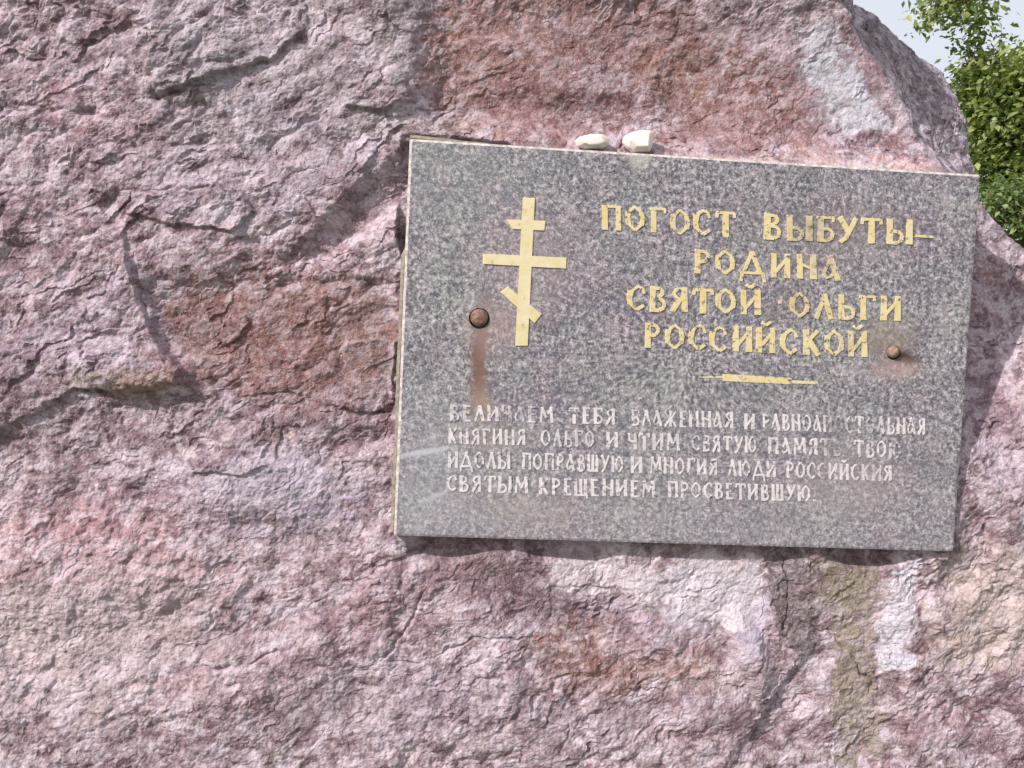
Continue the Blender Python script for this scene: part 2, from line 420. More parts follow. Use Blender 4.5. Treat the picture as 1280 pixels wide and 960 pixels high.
lay(M(1105, 170, 40, 20), PLUM, 0.7); lay(M(1140, 165, 30, 16), RED, 0.6); lay(M(980, 175, 60, 20), c3(150, 112, 108), 0.5)
lay(M(340, 420, 150, 85, 0), c3(142, 100, 96), 0.7); lay(M(270, 410, 85, 55), RED, 0.6); lay(M(400, 400, 80, 45, 20), RUST, 0.40); lay(M(455, 440, 45, 50), c3(140, 108, 98), 0.5)
lay(M(300, 620, 130, 60, 0), LILAC, 0.75); lay(M(340, 600, 60, 30), c3(190, 180, 196), 0.4); lay(M(120, 640, 160, 40), c3(160, 120, 124), 0.5)
lay(M(200, 560, 110, 40), c3(146, 124, 130), 0.6); lay(M(100, 700, 140, 60), PINK, 0.6); lay(M(70, 800, 120, 70, 20), c3(192, 176, 176), 0.5)
lay(M(190, 870, 150, 50, 25), c3(184, 170, 170), 0.5); lay(M(430, 760, 160, 70), c3(166, 134, 140), 0.5); lay(M(480, 880, 200, 60), c3(166, 154, 168), 0.55)
lay(M(290, 870, 120, 50, 15), c3(184, 150, 152), 0.5); lay(M(230, 930, 160, 24, 15), PLUM, 0.55); lay(M(300, 775, 40, 26, 45), PLUM, 0.8)
lay(M(430, 900, 90, 30), c3(180, 168, 170), 0.5); lay(M(560, 640, 60, 90), c3(140, 110, 112), 0.2)
lay(M(640, 735, 80, 46, -30), PLUM, 0.9); lay(M(600, 710, 50, 20), c3(136, 118, 112), 0.6); lay(M(560, 740, 45, 40), c3(186, 160, 164), 0.6)
lay(M(735, 775, 60, 26, -5), c3(118, 96, 112), 0.8); lay(M(740, 815, 70, 40), RUST, 0.55); lay(M(750, 850, 90, 34), RED, 0.65)
lay(pmask([(685, 696), (740, 694), (800, 706), (870, 698), (955, 700), (968, 740), (950, 800), (900, 790), (850, 780), (815, 760), (795, 735), (740, 740), (698, 728)], 0.010, 0.018), c3(218, 202, 204), 1.0)
lay(M(868, 745, 60, 44), c3(200, 200, 212), 0.85); lay(M(945, 770, 22, 60, 0), c3(196, 188, 208), 0.85); lay(M(950, 850, 26, 50, -20), c3(192, 178, 184), 0.6)
lay(M(800, 800, 36, 30), c3(196, 176, 190), 0.6); lay(M(860, 850, 60, 22), CREAM, 0.5); lay(M(870, 830, 40, 26), c3(150, 106, 100), 0.5)
lay(pmask([(965, 702), (1030, 704), (1035, 800), (1005, 845), (975, 790)], 0.010, 0.018), c3(96, 86, 82), 0.85)
lay(M(1003, 740, 12, 40), c3(150, 134, 142), 0.6)
lay(pmask([(1030, 700), (1092, 700), (1104, 760), (1098, 850), (1118, 950), (1060, 965), (1040, 880), (1050, 800), (1032, 750)], 0.012, 0.018), c3(146, 134, 114), 1.0)
lay(M(1065, 745, 26, 30), c3(170, 160, 130), 0.5); lay(M(1085, 880, 30, 30), OLIVE, 0.5)
lay(pmask([(1128, 700), (1170, 700), (1152, 760), (1145, 830), (1110, 850), (1105, 790), (1118, 745)], 0.010, 0.018), c3(212, 208, 218), 1.0)
lay(M(1190, 820, 50, 30), RUST, 0.4); lay(M(1160, 800, 22, 26), PLUM, 0.7); lay(M(1240, 770, 70, 90), c3(198, 182, 172), 0.75); lay(M(1210, 700, 24, 26), c3(98, 78, 74), 0.8)
lay(M(1260, 900, 60, 50), PLUM, 0.6); lay(M(1180, 910, 70, 30), c3(180, 150, 152), 0.5); lay(M(960, 910, 60, 40, 50), c3(128, 108, 120), 0.5)
lay(M(860, 900, 80, 36), c3(140, 112, 116), 0.4); lay(M(700, 920, 120, 36), c3(150, 136, 142), 0.5)
lay(M(1260, 560, 40, 110), c3(150, 126, 140), 0.7); lay(M(1265, 350, 50, 60, -50), c3(176, 140, 142), 0.7); lay(M(1250, 640, 30, 50), c3(178, 158, 160), 0.6)
lay(shelf * sstep(-0.1, 0.05, U), c3(206, 178, 166), 0.75); lay(M(1150, 200, 60, 12), c3(200, 152, 146), 0.6)
lay(M(540, 150, 70, 16), OLIVE, 0.3)
lay(sstep(-0.002, 0.012, D), c3(108, 100, 106), 0.9)              # flank turned from the sun: its shade is put into the colour
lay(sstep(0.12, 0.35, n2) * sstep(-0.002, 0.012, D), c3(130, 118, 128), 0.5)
# ragged small-scale mottling, partly tied to the broken facets
C *= (1 + q * (0.26 * (cell - 0.5) + 0.18 * (cell2 - 0.5)))[..., None]
lay(sstep(0.16, 0.44, n7) * (1 - 0.6 * calm), c3(216, 204, 214), 0.42, False); lay(sstep(0.16, 0.44, -n7) * (1 - 0.3 * calm), c3(104, 78, 86), 0.44, False)
sw = sstep(0.0, 0.5, fbm(U / 0.16, V / 0.13, 341, 3, 0.5))
lay(sw * sstep(0.02, 0.30, fbm(wA0 / 0.022, wB0 / 0.015, 351, 5, 0.75)), c3(222, 212, 222), 0.5, False)
n6 = fbm(U / 0.016, V / 0.013, 311, 4, 0.75)
lay(sstep(0.24, 0.44, n6) * q, c3(222, 208, 208), 0.38, False); lay(sstep(0.26, 0.46, -n6) * q, c3(98, 74, 82), 0.36, False)
# the strongest run-off marks lie over everything else
lay(pmask([(690, 700), (800, 708), (955, 700), (968, 740), (950, 800), (900, 790), (815, 760), (795, 735), (740, 740), (698, 728)], 0.012, 0.022), c3(222, 212, 216), 0.62)
lay(pmask([(965, 702), (1030, 704), (1035, 800), (1005, 845), (975, 790)], 0.012, 0.022), c3(88, 78, 74), 0.55)
lay(pmask([(1030, 700), (1092, 700), (1104, 760), (1098, 850), (1118, 950), (1060, 965), (1040, 880), (1050, 800), (1032, 750)], 0.014, 0.022), c3(138, 128, 112), 0.5)
lay(pmask([(1128, 700), (1170, 700), (1152, 760), (1145, 830), (1110, 850), (1105, 790), (1118, 745)], 0.012, 0.022), c3(220, 216, 226), 0.6)
lay(pmask([(1020, 8), (1062, 10), (1082, 50), (1112, 86), (1134, 128), (1142, 155), (1090, 150), (1062, 128), (1030, 90)], 0.02, 0.02), c3(206, 206, 214), 0.6)
lay(pmask([(560, -30), (980, -30), (1000, 120), (900, 150), (640, 150), (560, 110)], 0.06, 0.03), c3(130, 94, 86), 0.2)
lay(M(1240, 770, 70, 80), c3(210, 194, 186), 0.4); lay(M(620, 730, 60, 46, -30), c3(104, 78, 86), 0.5); lay(M(760, 830, 80, 46), c3(140, 98, 86), 0.25)
lay(M(90, 790, 150, 80, 15), c3(206, 190, 192), 0.4); lay(M(330, 600, 90, 40), c3(204, 196, 206), 0.3); lay(M(340, 410, 130, 70), c3(134, 98, 90), 0.2)
lum = C.mean(-1, keepdims=True); C = lum + (C - lum) * 1.07; C *= np.array([0.905, 0.885, 0.925], np.float32)
C = np.clip(C, 0.02, 0.66)

co_l = np.stack([U.ravel(), H.ravel(), V.ravel()], 1).astype(np.float64)
ny, nx = shape
idx = np.arange(nx * ny).reshape(ny, nx)
quads = np.stack([idx[:-1, :-1].ravel(), idx[:-1, 1:].ravel(), idx[1:, 1:].ravel(), idx[1:, :-1].ravel()], 1)
# back of the stone: a fan to a point behind
Hf = H.ravel()
quads = quads[(Hf[quads] > -1.12).any(axis=1)]
e = np.concatenate([quads[:, [0, 1]], quads[:, [1, 2]], quads[:, [2, 3]], quads[:, [3, 0]]])
key = e.min(1).astype(np.int64) * (nx * ny) + e.max(1)
_, inv, cnt = np.unique(key, return_inverse=True, return_counts=True)
rim = e[cnt[inv] == 1]
used = np.unique(quads); remap = np.full(nx * ny, -1); remap[used] = np.arange(len(used))
quads = remap[quads]; rim = remap[rim]
apex = np.array([[0.0, -1.75, -0.3]])
co_all = np.vstack([co_l[used], apex]); ai = len(used)
fan = np.stack([rim[:, 1], rim[:, 0], np.full(len(rim), ai)], 1)
me = bpy.data.meshes.new('boulder')
nq, nf = len(quads), len(fan)
me.vertices.add(len(co_all)); me.vertices.foreach_set('co', co_all.astype(np.float32).ravel())
me.loops.add(nq * 4 + nf * 3)
me.loops.foreach_set('vertex_index', np.concatenate([quads.ravel(), fan.ravel()]).astype(np.int32))
me.polygons.add(nq + nf)
me.polygons.foreach_set('loop_start', np.concatenate([np.arange(nq) * 4, nq * 4 + np.arange(nf) * 3]).astype(np.int32))
me.update(calc_edges=True)
ca_ = me.color_attributes.new('mineral', 'FLOAT_COLOR', 'POINT')
cc = np.ones((len(co_all), 4), np.float32); cc[:-1, :3] = C.reshape(-1, 3)[used]; cc[-1, :3] = c3(130, 110, 115)
ca_.data.foreach_set('color', cc.ravel())
# normals point out of the stone? (u x v) = local x cross local z = -y, so flip
me.flip_normals()

m = NT('weathered_granite'); vec = m.coord()
at_ = m.n('ShaderNodeVertexColor', layer_name='mineral').outputs[0]
g1 = m.noise(260, 4, 0.7, vec); g2 = m.noise(95, 5, 0.7, vec, 0.6); g3 = m.noise(620, 2, 0.6, vec)
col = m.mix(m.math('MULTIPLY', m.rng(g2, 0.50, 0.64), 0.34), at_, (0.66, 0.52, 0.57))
dark = m.rng(g1, 0.47, 0.33)
col = m.mix(m.math('MULTIPLY', dark, 0.55), col, (0.10, 0.065, 0.07))
lite = m.rng(g3, 0.56, 0.70)
col = m.mix(m.math('MULTIPLY', lite, 0.5), col, (0.66, 0.57, 0.57))
m.color(col); m.rough(0.82); m.b.inputs['Specular IOR Level'].default_value = 0.35
bh = m.math('ADD', m.math('MULTIPLY', g1, 0.6), m.math('MULTIPLY', g2, 1.0))
m.l(m.bump(bh, 0.9, 0.0035), m.b.inputs['Normal'])
boulder = link('boulder', me, m.m)
boulder.matrix_world = LW
me.polygons.foreach_set('use_smooth', np.zeros(len(me.polygons), bool))       # broken stone: every facet keeps its own plane
tag(boulder, 'huge rough pinkish grey granite boulder with rusty patches carrying the plaque', 'boulder')

# ================================================================== PLAQUE
plaque = bpy.data.objects.new('memorial_plaque', None); COL.objects.link(plaque)
plaque.matrix_world = LW; plaque.empty_display_size = 0.1
tag(plaque, 'grey speckled granite memorial plaque with gold cross and inscription fixed to the boulder', 'memorial plaque')

def near_px(m, vec, px, py, rx, ry, soft=0.4, warp=0.25, nsc=60, ang=0):
    """mask round a place on the plaque (local coordinates)"""
    cu, cv = uv(px, py); k = 0.00101
    mp = m.n('ShaderNodeMapping'); mp.vector_type = 'TEXTURE'
    mp.inputs['Location'].default_value = (cu, 0, cv); mp.inputs['Scale'].default_value = (rx * k, 1000, ry * k)
    mp.inputs['Rotation'].default_value = (0, math.radians(ang), 0)
    m.l(vec, mp.inputs['Vector'])
    ln = m.n('ShaderNodeVectorMath', operation='LENGTH'); m.l(mp.outputs[0], ln.inputs[0])
    nz = m.noise(nsc, 3, 0.6, vec)
    d = m.math('ADD', ln.outputs['Value'], m.math('MULTIPLY', m.math('SUBTRACT', nz, 0.5), warp * 4))
    return m.rng(d, 1 + soft, 1 - soft)

def granite_nodes(m, vec):
    sp1 = m.noise(150, 4, 0.8, vec, 0.2); sp2 = m.noise(290, 3, 0.8, vec); big = m.noise(9, 3, 0.55, vec); hue = m.noise(30, 3, 0.6, vec); clus = m.noise(26, 4, 0.7, vec)
    basec = m.mix(m.rng(hue, 0.38, 0.62), (0.165, 0.16, 0.205), (0.265, 0.21, 0.24))
    basec = m.mix(m.rng(big, 0.35, 0.68), basec, (0.26, 0.26, 0.255))
    c = m.mix(m.math('MULTIPLY', m.rng(sp1, 0.49, 0.43), 0.85), basec, (0.06, 0.052, 0.075))
    c = m.mix(m.math('MULTIPLY', m.rng(sp1, 0.545, 0.60), 0.85), c, (0.56, 0.50, 0.54))
    c = m.mix(m.math('MULTIPLY', m.rng(sp2, 0.57, 0.62), 0.75), c, (0.64, 0.59, 0.62))
    c = m.mix(m.math('MULTIPLY', m.rng(sp2, 0.42, 0.38), 0.75), c, (0.05, 0.045, 0.06))
    c = m.mix(m.math('MULTIPLY', m.rng(clus, 0.50, 0.40), 0.35), c, (0.10, 0.09, 0.12))
    c = m.mix(m.math('MULTIPLY', m.rng(clus, 0.54, 0.66), 0.30), c, (0.46, 0.41, 0.44))
    # lime bloom over the lower quarter, weathered pale edge zones
    bloom = near_px(m, vec, 800, 690, 520, 130, 0.7, 0.2, 20)
    c = m.mix(m.math('MULTIPLY', bloom, 0.20), c, (0.42, 0.38, 0.42))
    bloom = near_px(m, vec, 540, 590, 60, 90, 0.6, 0.25, 30)
    c = m.mix(m.math('MULTIPLY', bloom, 0.22), c, (0.42, 0.42, 0.46))
    tl = near_px(m, vec, 570, 220, 90, 60, 0.6, 0.3, 25)
    c = m.mix(m.math('MULTIPLY', tl, 0.16), c, (0.36, 0.40, 0.37))
    return c, sp1, big
def stains(m, vec, c):
    for (px, py, rx, ry, col, amt, a) in [
        (598, 438, 9, 52, (0.15, 0.075, 0.06), 0.85, 2), (601, 470, 7, 46, (0.18, 0.10, 0.075), 0.75, -3), (602, 505, 12, 20, (0.34, 0.25, 0.19), 0.55, 0), (618, 410, 34, 30, (0.36, 0.25, 0.24), 0.45, 0),
        (660, 330, 60, 60, (0.38, 0.27, 0.30), 0.25, 0), (1110, 425, 30, 26, (0.25, 0.20, 0.15), 0.6, 0), (1128, 446, 20, 8, (0.05, 0.025, 0.018), 0.95, 15),
        (1120, 462, 32, 12, (0.40, 0.28, 0.25), 0.5, 0), (990, 380, 24, 20, (0.16, 0.12, 0.10), 0.35, 0), (1040, 290, 80, 34, (0.20, 0.17, 0.15), 0.30, 0),
        (660, 640, 60, 22, (0.34, 0.29, 0.26), 0.30, 0), (1060, 600, 60, 40, (0.36, 0.31, 0.30), 0.3, 0), (530, 565, 34, 3, (0.55, 0.55, 0.58), 0.6, -12),
        (545, 620, 18, 3, (0.55, 0.55, 0.58), 0.4, -30), (800, 195, 12, 14, (0.55, 0.50, 0.48), 0.5, 0), (620, 548, 50, 18, (0.30, 0.27, 0.22), 0.3, 0)]:
        mk = near_px(m, vec, px, py, rx, ry, 0.5, 0.42, 75, a)
        c = m.mix(m.math('MULTIPLY', mk, amt), c, col)
    return c
m = NT('speckled_granite'); vec = m.coord()
c, sp1, big = granite_nodes(m, vec); c = stains(m, vec, c)
m.color(c); m.b.inputs['Specular IOR Level'].default_value = 0.4
m.l(m.rng(sp1, 0.3, 0.7, 0.42, 0.62), m.b.inputs['Roughness'])
m.l(m.bump(sp1, 0.25, 0.0008), m.b.inputs['Normal'])
GRAN = m.m

# slab with chipped arrises and two drilled bolt holes
THK = 0.030
bm = bmesh.new()
bmesh.ops.create_cube(bm, size=1)
for v in bm.verts: v.co = Vector((v.co.x * PLAQUE_W, v.co.y * THK - THK / 2, v.co.z * PLAQUE_H))
bmesh.ops.bevel(bm, geom=[e for e in bm.edges if max(v.co.y for v in e.verts) > -0.001], offset=0.0032, segments=2, affect='EDGES', profile=0.6)
bme = bpy.data.meshes.new('slab'); bm.to_mesh(bme); bm.free()
slab = link('slab', bme, None, None)
B1 = uv(599, 398); B2 = uv(1117, 441)
cut = bmesh.new()
for (cu, cv), rr in ((B1, 0.0128), (B2, 0.0090)):
    bmesh.ops.create_cone(cut, cap_ends=True, segments=32, radius1=rr, radius2=rr, depth=0.036,
                          matrix=Matrix.Translation((cu, 0.006, cv)) @ Matrix.Rotation(math.pi / 2, 4, 'X'))
cme = bpy.data.meshes.new('drill'); cut.to_mesh(cme); cut.free()
cob = bpy.data.objects.new('drill', cme); COL.objects.link(cob)
bo = slab.modifiers.new('holes', 'BOOLEAN'); bo.operation = 'DIFFERENCE'; bo.object = cob; bo.solver = 'EXACT'
bpy.context.view_layer.update()
dg = bpy.context.evaluated_depsgraph_get()
nm = bpy.data.meshes.new_from_object(slab.evaluated_get(dg)); slab.modifiers.clear(); slab.data = nm
bpy.data.objects.remove(cob, do_unlink=True)
nm.materials.clear(); nm.materials.append(GRAN)
# pale arris: sun highlight put into the colour of left and top bevels
m2 = NT('sunlit_arris'); v2 = m2.coord()
m2.color(m2.mix(m2.rng(m2.noise(120, 4, 0.7, v2), 0.38, 0.6), (0.34, 0.30, 0.27), (0.68, 0.62, 0.60))); m2.rough(0.75)
nm.materials.append(m2.m)
for p in nm.polygons:
    n_ = p.normal
    if 0.15 < n_.y < 0.985 and (abs(p.center.x) > hw - 0.01 or abs(p.center.z) > hh - 0.01) and (n_.x < -0.1 or n_.z > 0.1):
        p.material_index = 1
slab.parent = plaque

# mortar bed squeezed out behind the slab
def mortar():
    bm = bmesh.new(); n = 260; out = []
    per = 2 * (PLAQUE_W + PLAQUE_H)
    r = random.Random(5)
    ph = [r.uniform(0, 6.28) for _ in range(8)]
    def wob(s): return sum(math.sin(s * f * 6.283 + ph[i]) / (1 + i * 0.6) for i, f in enumerate((3, 7, 13, 23, 41, 67))) / 3
    for i in range(n):
        s = i / n * per
        if s < PLAQUE_W: x, z, nx_, nz_ = -hw + s, hh, 0, 1; t = s / PLAQUE_W; e = 0.0085 - 0.0125 * min(1, t * 3.2) if t < .99 else -0.004
        elif s < PLAQUE_W + PLAQUE_H: x, z, nx_, nz_ = hw, hh - (s - PLAQUE_W), 1, 0; e = -0.006
        elif s < 2 * PLAQUE_W + PLAQUE_H: x, z, nx_, nz_ = hw - (s - PLAQUE_W - PLAQUE_H), -hh, 0, -1; e = -0.004
        else:
            x, z, nx_, nz_ = -hw, -hh + (s - 2 * PLAQUE_W - PLAQUE_H), -1, 0; q = (s - 2 * PLAQUE_W - PLAQUE_H) / PLAQUE_H; e = 0.0045 - 0.004 * (q > 0.72)
        o = e + 0.0016 * wob(s / per)
        out.append((x + nx_ * o, z + nz_ * o, x + nx_ * (o - 0.004), z + nz_ * (o - 0.004)))
    A_ = [bm.verts.new((a, -0.012, b)) for (_, _, a, b) in out]
    B_ = [bm.verts.new((a, -0.0150, b)) for (a, b, _, _) in out]
    C_ = [bm.verts.new((a, -0.055, b)) for (a, b, _, _) in out]
    for i in range(n):
        j = (i + 1) % n
        bm.faces.new((A_[i], B_[i], B_[j], A_[j])); bm.faces.new((B_[i], C_[i], C_[j], B_[j]))
    # front ring continues inwards under the slab
    I_ = [bm.verts.new((x_.co.x * 0.9, -0.0305, x_.co.z * 0.9)) for x_ in A_]
    for i in range(n):
        j = (i + 1) % n; bm.faces.new((I_[i], A_[i], A_[j], I_[j]))
    bm.faces.new(I_[::-1]); bm.faces.new(C_)
    bmesh.ops.recalc_face_normals(bm, faces=bm.faces)
    me = bpy.data.meshes.new('mortar_bed'); bm.to_mesh(me); bm.free(); return me
m = NT('old_mortar'); vec = m.coord()
g = m.noise(140, 5, 0.7, vec)
m.color(m.mix(m.rng(g, 0.35, 0.65), (0.17, 0.15, 0.12), (0.36, 0.32, 0.27))); m.rough(0.9); m.l(m.bump(g, 0.8, 0.003), m.b.inputs['Normal'])
link('mortar_bed', mortar(), m.m, plaque)

# gilding and pale paint, worn where the stone shows through
def paint(name, c1, c2, worn, nsc, thr, rough=0.55, metal=0.0):
    m = NT(name); vec = m.coord()
    base_c, sp1, big = granite_nodes(m, vec); base_c = stains(m, vec, base_c)
    g = m.noise(nsc, 4, 0.7, vec); g2 = m.noise(60, 3, 0.6, vec)
    pc = m.mix(m.rng(g2, 0.35, 0.65), c1, c2)
    mask = m.rng(g, thr, thr + 0.10)
    for (px, py, rx, ry, amt) in worn:
        mk = near_px(m, vec, px, py, rx, ry, 0.4, 0.3, 80)
        mask = m.math('MULTIPLY', mask, m.math('SUBTRACT', 1.0, m.math('MULTIPLY', mk, amt)))
    m.color(m.mix(mask, base_c, pc)); m.rough(rough); m.b.inputs['Metallic'].default_value = metal
    m.l(m.bump(m.noise(200, 3, 0.6, vec), 0.3, 0.001), m.b.inputs['Normal'])
    return m.m
GOLD = paint('gold_leaf_paint', (0.64, 0.51, 0.22), (0.68, 0.58, 0.37), [(1000, 385, 26, 22, .2), (1010, 290, 26, 22, .45), (1030, 330, 16, 16, .4), (845, 270, 10, 16, .2), (1060, 430, 14, 10, .3), (690, 275, 10, 8, .4)], 150, 0.35)
CROSSG = paint('cross_gold_paint', (0.64, 0.54, 0.28), (0.70, 0.61, 0.42), [], 120, 0.28)
PALEP = paint('pale_worn_paint', (0.58, 0.53, 0.55), (0.70, 0.65, 0.67), [(1046, 530, 14, 16, .85), (1046, 558, 18, 16, .8), (1090, 534, 14, 14, .55), (1085, 560, 10, 14, .4), (1125, 565, 18, 14, .35), (660, 516, 26, 14, .25), (640, 516, 20, 14, .35), (1090, 590, 10, 12, .5), (1030, 590, 8, 12, .5), (720, 548, 30, 12, .3), (820, 552, 30, 12, .2), (575, 515, 14, 8, .3), (860, 545, 20, 16, .2)], 150, 0.37)

def arc(pts, w): return [(pts[i][0], pts[i][1], pts[i + 1][0], pts[i + 1][1], w) for i in range(len(pts) - 1)]
T, t = .155, .085
BOWL = arc([(.12, .52), (.42, .50), (.56, .36), (.54, .16), (.38, .04), (.05, .05)], t * 1.2)
OO = lambda x: arc([(x + .34, .97), (x + .12, .74)], t) + arc([(x + .12, .78), (x + .08, .5), (x + .12, .24)], T * .95) + arc([(x + .10, .28), (x + .36, .03)], t) \
    + arc([(x + .34, .03), (x + .60, .28)], t) + arc([(x + .60, .24), (x + .64, .5), (x + .58, .76)], T * .85) + arc([(x + .60, .76), (x + .34, .97)], t)
ST = lambda x: [(x, 0, x, 1.0, T), (x - .10, .97, x + .08, .97, t * .7)]
GL = {
 'П': (.74, ST(.12) + [(.62, 0, .62, 1, T), (.02, .955, .74, .955, t)]),
 'О': (.72, OO(0)),
 'Г': (.60, ST(.14) + [(.0, .955, .58, .955, t), (.55, .97, .55, .78, t)]),
 'С': (.66, arc([(.62, .68), (.56, .90), (.38, .97), (.14, .74)], t) + arc([(.14, .78), (.09, .5), (.13, .24)], T) + arc([(.11, .28), (.36, .03), (.62, .22)], t * 1.15)),
 'Т': (.72, [(.36, 0, .36, .95, T), (.03, .95, .69, .95, t), (.05, .96, .03, .74, t), (.67, .96, .69, .76, t), (.27, .02, .45, .02, t * .6)]),
 'В': (.64, ST(.14) + arc([(.05, .955), (.40, .93), (.50, .77), (.40, .60), (.14, .52)], t * 1.2) + BOWL),
 'Ы': (.90, ST(.13) + BOWL[:] + [(.80, 0, .80, 1, T)]),
 'Б': (.62, ST(.14) + [(.0, .955, .58, .955, t), (.56, .97, .56, .78, t)] + BOWL),
 'У': (.68, arc([(.08, 1), (.38, .42)], T) + arc([(.64, 1), (.30, .18), (.10, .0)], t * 1.2)),
 'Р': (.60, ST(.14) + arc([(.05, .955), (.42, .92), (.55, .74), (.44, .55), (.14, .46)], t * 1.25)),
 'Д': (.86, arc([(.42, 1), (.10, .14)], t * 1.1) + arc([(.40, 1), (.72, .14)], T * .9) + [(.02, .13, .84, .13, t), (.05, .13, .01, -.24, t), (.81, .13, .88, -.24, t * 1.2)]),
 'И': (.74, ST(.12) + [(.62, 0, .62, 1, T), (.14, .20, .60, .80, t)]),
 'Й': (.74, ST(.12) + [(.62, 0, .62, 1, T), (.14, .20, .60, .80, t)] + arc([(.22, 1.20), (.36, 1.09), (.56, 1.24)], t)),
 'Н': (.74, ST(.12) + [(.62, 0, .62, 1, T), (.14, .62, .60, .40, t)]),
 'А': (.68, arc([(.28, 1), (.60, 0)], T) + arc([(.34, .92), (.06, .32)], t) + arc([(.06, .34), (.12, .10), (.34, .16), (.46, .44)], t)),
 'Я': (.66, [(.52, 0, .52, 1, T)] + arc([(.56, .955), (.26, .92), (.12, .74), (.26, .55), (.50, .48)], t * 1.2) + [(.34, .50, .06, 0, T * .8)]),
 'Л': (.68, arc([(.36, 1), (.06, 0)], t * 1.2) + arc([(.32, 1), (.60, 0)], T)),
 'Ь': (.60, ST(.13) + BOWL),
 'К': (.68, ST(.14) + [(.14, .48, .58, .98, t * 1.1), (.22, .58, .60, .0, T)]),
 'Е': (.56, ST(.14) + [(.05, .955, .52, .955, t), (.14, .52, .44, .52, t), (.05, .045, .54, .045, t)]),
 'Ж': (.92, [(.46, 0, .46, 1, T), (.04, .97, .42, .5, t), (.42, .5, .03, .02, t * 1.2), (.88, .97, .50, .5, t), (.50, .5, .89, .02, t * 1.3)]),
 'Ч': (.64, arc([(.10, 1), (.12, .62), (.30, .48), (.52, .52)], t * 1.3) + [(.54, 0, .54, 1, T)]),
 'М': (.90, [(.10, 0, .18, 1, t * 1.1)] + arc([(.16, 1), (.46, .30)], T * .9) + arc([(.44, .30), (.74, 1)], t) + [(.72, 1, .82, 0, T)]),
 'Ю': (.98, ST(.12) + [(.12, .5, .36, .5, t)] + [(a * .86 + .30, b, c_ * .86 + .30, d, w_ * .95) for a, b, c_, d, w_ in OO(0)]),
 'Щ': (.90, [(.10, 0, .10, 1, T), (.42, .03, .42, 1, T), (.74, 0, .74, 1, T), (.02, .04, .82, .04, t), (.82, .05, .84, -.18, t)]),
 'Ш': (.86, [(.10, 0, .10, 1, T), (.42, .03, .42, 1, T), (.74, 0, .74, 1, T), (.02, .04, .82, .04, t)]),
 '-': (.60, [(.06, .40, .56, .40, t)]), '.': (.20, [(.10, 0, .10, .12, T)]), '·': (.2, [(.10, .45, .10, .56, T * .7)])}
lr = random.Random(3)
def strokes_mesh(name, polys, top):
    """each stroke a low bar with chamfered sides; heights differ slightly so no two tops coincide"""
    vv, ff = [], []
    for i, q in enumerate(polys):
        h1 = top + 0.00006 * i; cx = sum(p[0] for p in q) / len(q); cz = sum(p[1] for p in q) / len(q)
        b0 = len(vv); n = len(q)
        for p in q: vv.append((p[0], -0.0006, p[1]))
        for p in q:
            dx, dz = cx - p[0], cz - p[1]; L = math.hypot(dx, dz) or 1; s = min(0.0010, L * 0.25) / L
            vv.append((p[0] + dx * s, h1, p[1] + dz * s))
        ff.append(tuple(range(b0 + n, b0 + 2 * n)))
        for k in range(n): ff.append((b0 + k, b0 + (k + 1) % n, b0 + n + (k + 1) % n, b0 + n + k))
    me = bpy.data.meshes.new(name); me.from_pydata(vv, [], ff)
    bm = bmesh.new(); bm.from_mesh(me); bmesh.ops.recalc_face_normals(bm, faces=bm.faces); bm.to_mesh(me); bm.free()
    return me
def word(txt, x0, x1, yt0, yb0, yt1, yb1, mat, gap=.16, boldness=1.42, top=0.0010):
    tot = sum(GL[ch][0] for ch in txt) + gap * (len(txt) - 1); s = 0
    for ch in txt:
        wd, st = GL[ch]; polys = []; jy = lr.uniform(-.02, .02); jx = lr.uniform(-.02, .02); jr = lr.uniform(-.03, .03)
        for (a, b, c_, d, w_) in st:
            w_ = w_ * boldness * lr.uniform(.9, 1.1); dx, dy = c_ - a, d - b; L = math.hypot(dx, dy) or 1
            px_, py_ = -dy / L * w_ / 2, dx / L * w_ / 2; ex, ey = dx / L * .02, dy / L * .02
            q = []
            for (x, y) in ((a - ex + px_ * 1.06, b - ey + py_ * 1.06), (c_ + ex + px_ * .94, d + ey + py_ * .94), (c_ + ex - px_ * .94, d + ey - py_ * .94), (a - ex - px_ * 1.06, b - ey - py_ * 1.06)):
                x += jr * y + jx; y += jy
                f = (s + x) / tot
                X_ = x0 + (x1 - x0) * f; yt = yt0 + (yt1 - yt0) * f; yb = yb0 + (yb1 - yb0) * f
                q.append(uv(X_ + 0.07 * (0.5 - y) * 0, yb + (yt - yb) * y))
            polys.append(q)
        link('letter', strokes_mesh('letter', polys, top), mat, plaque)
        s += wd + gap
word('ПОГОСТ', 752, 919, 256, 287, 265, 297, GOLD)
word('ВЫБУТЫ', 954, 1140, 267, 299, 275, 306, GOLD, gap=.13)
word('-', 1142, 1168, 276, 306, 278, 308, GOLD)
word('РОДИНА', 867, 1051, 312, 342, 320, 351, GOLD, gap=.22)
word('СВЯТОЙ', 783, 951, 357, 388, 363, 394, GOLD, gap=.13)
word('·', 972, 978, 362, 394, 363, 394, GOLD)
word('ОЛЬГИ', 988, 1126, 366, 397, 371, 402, GOLD)
word('РОССИЙСКОЙ', 805, 1085, 404, 435, 415, 447, GOLD)
SB = 1.42
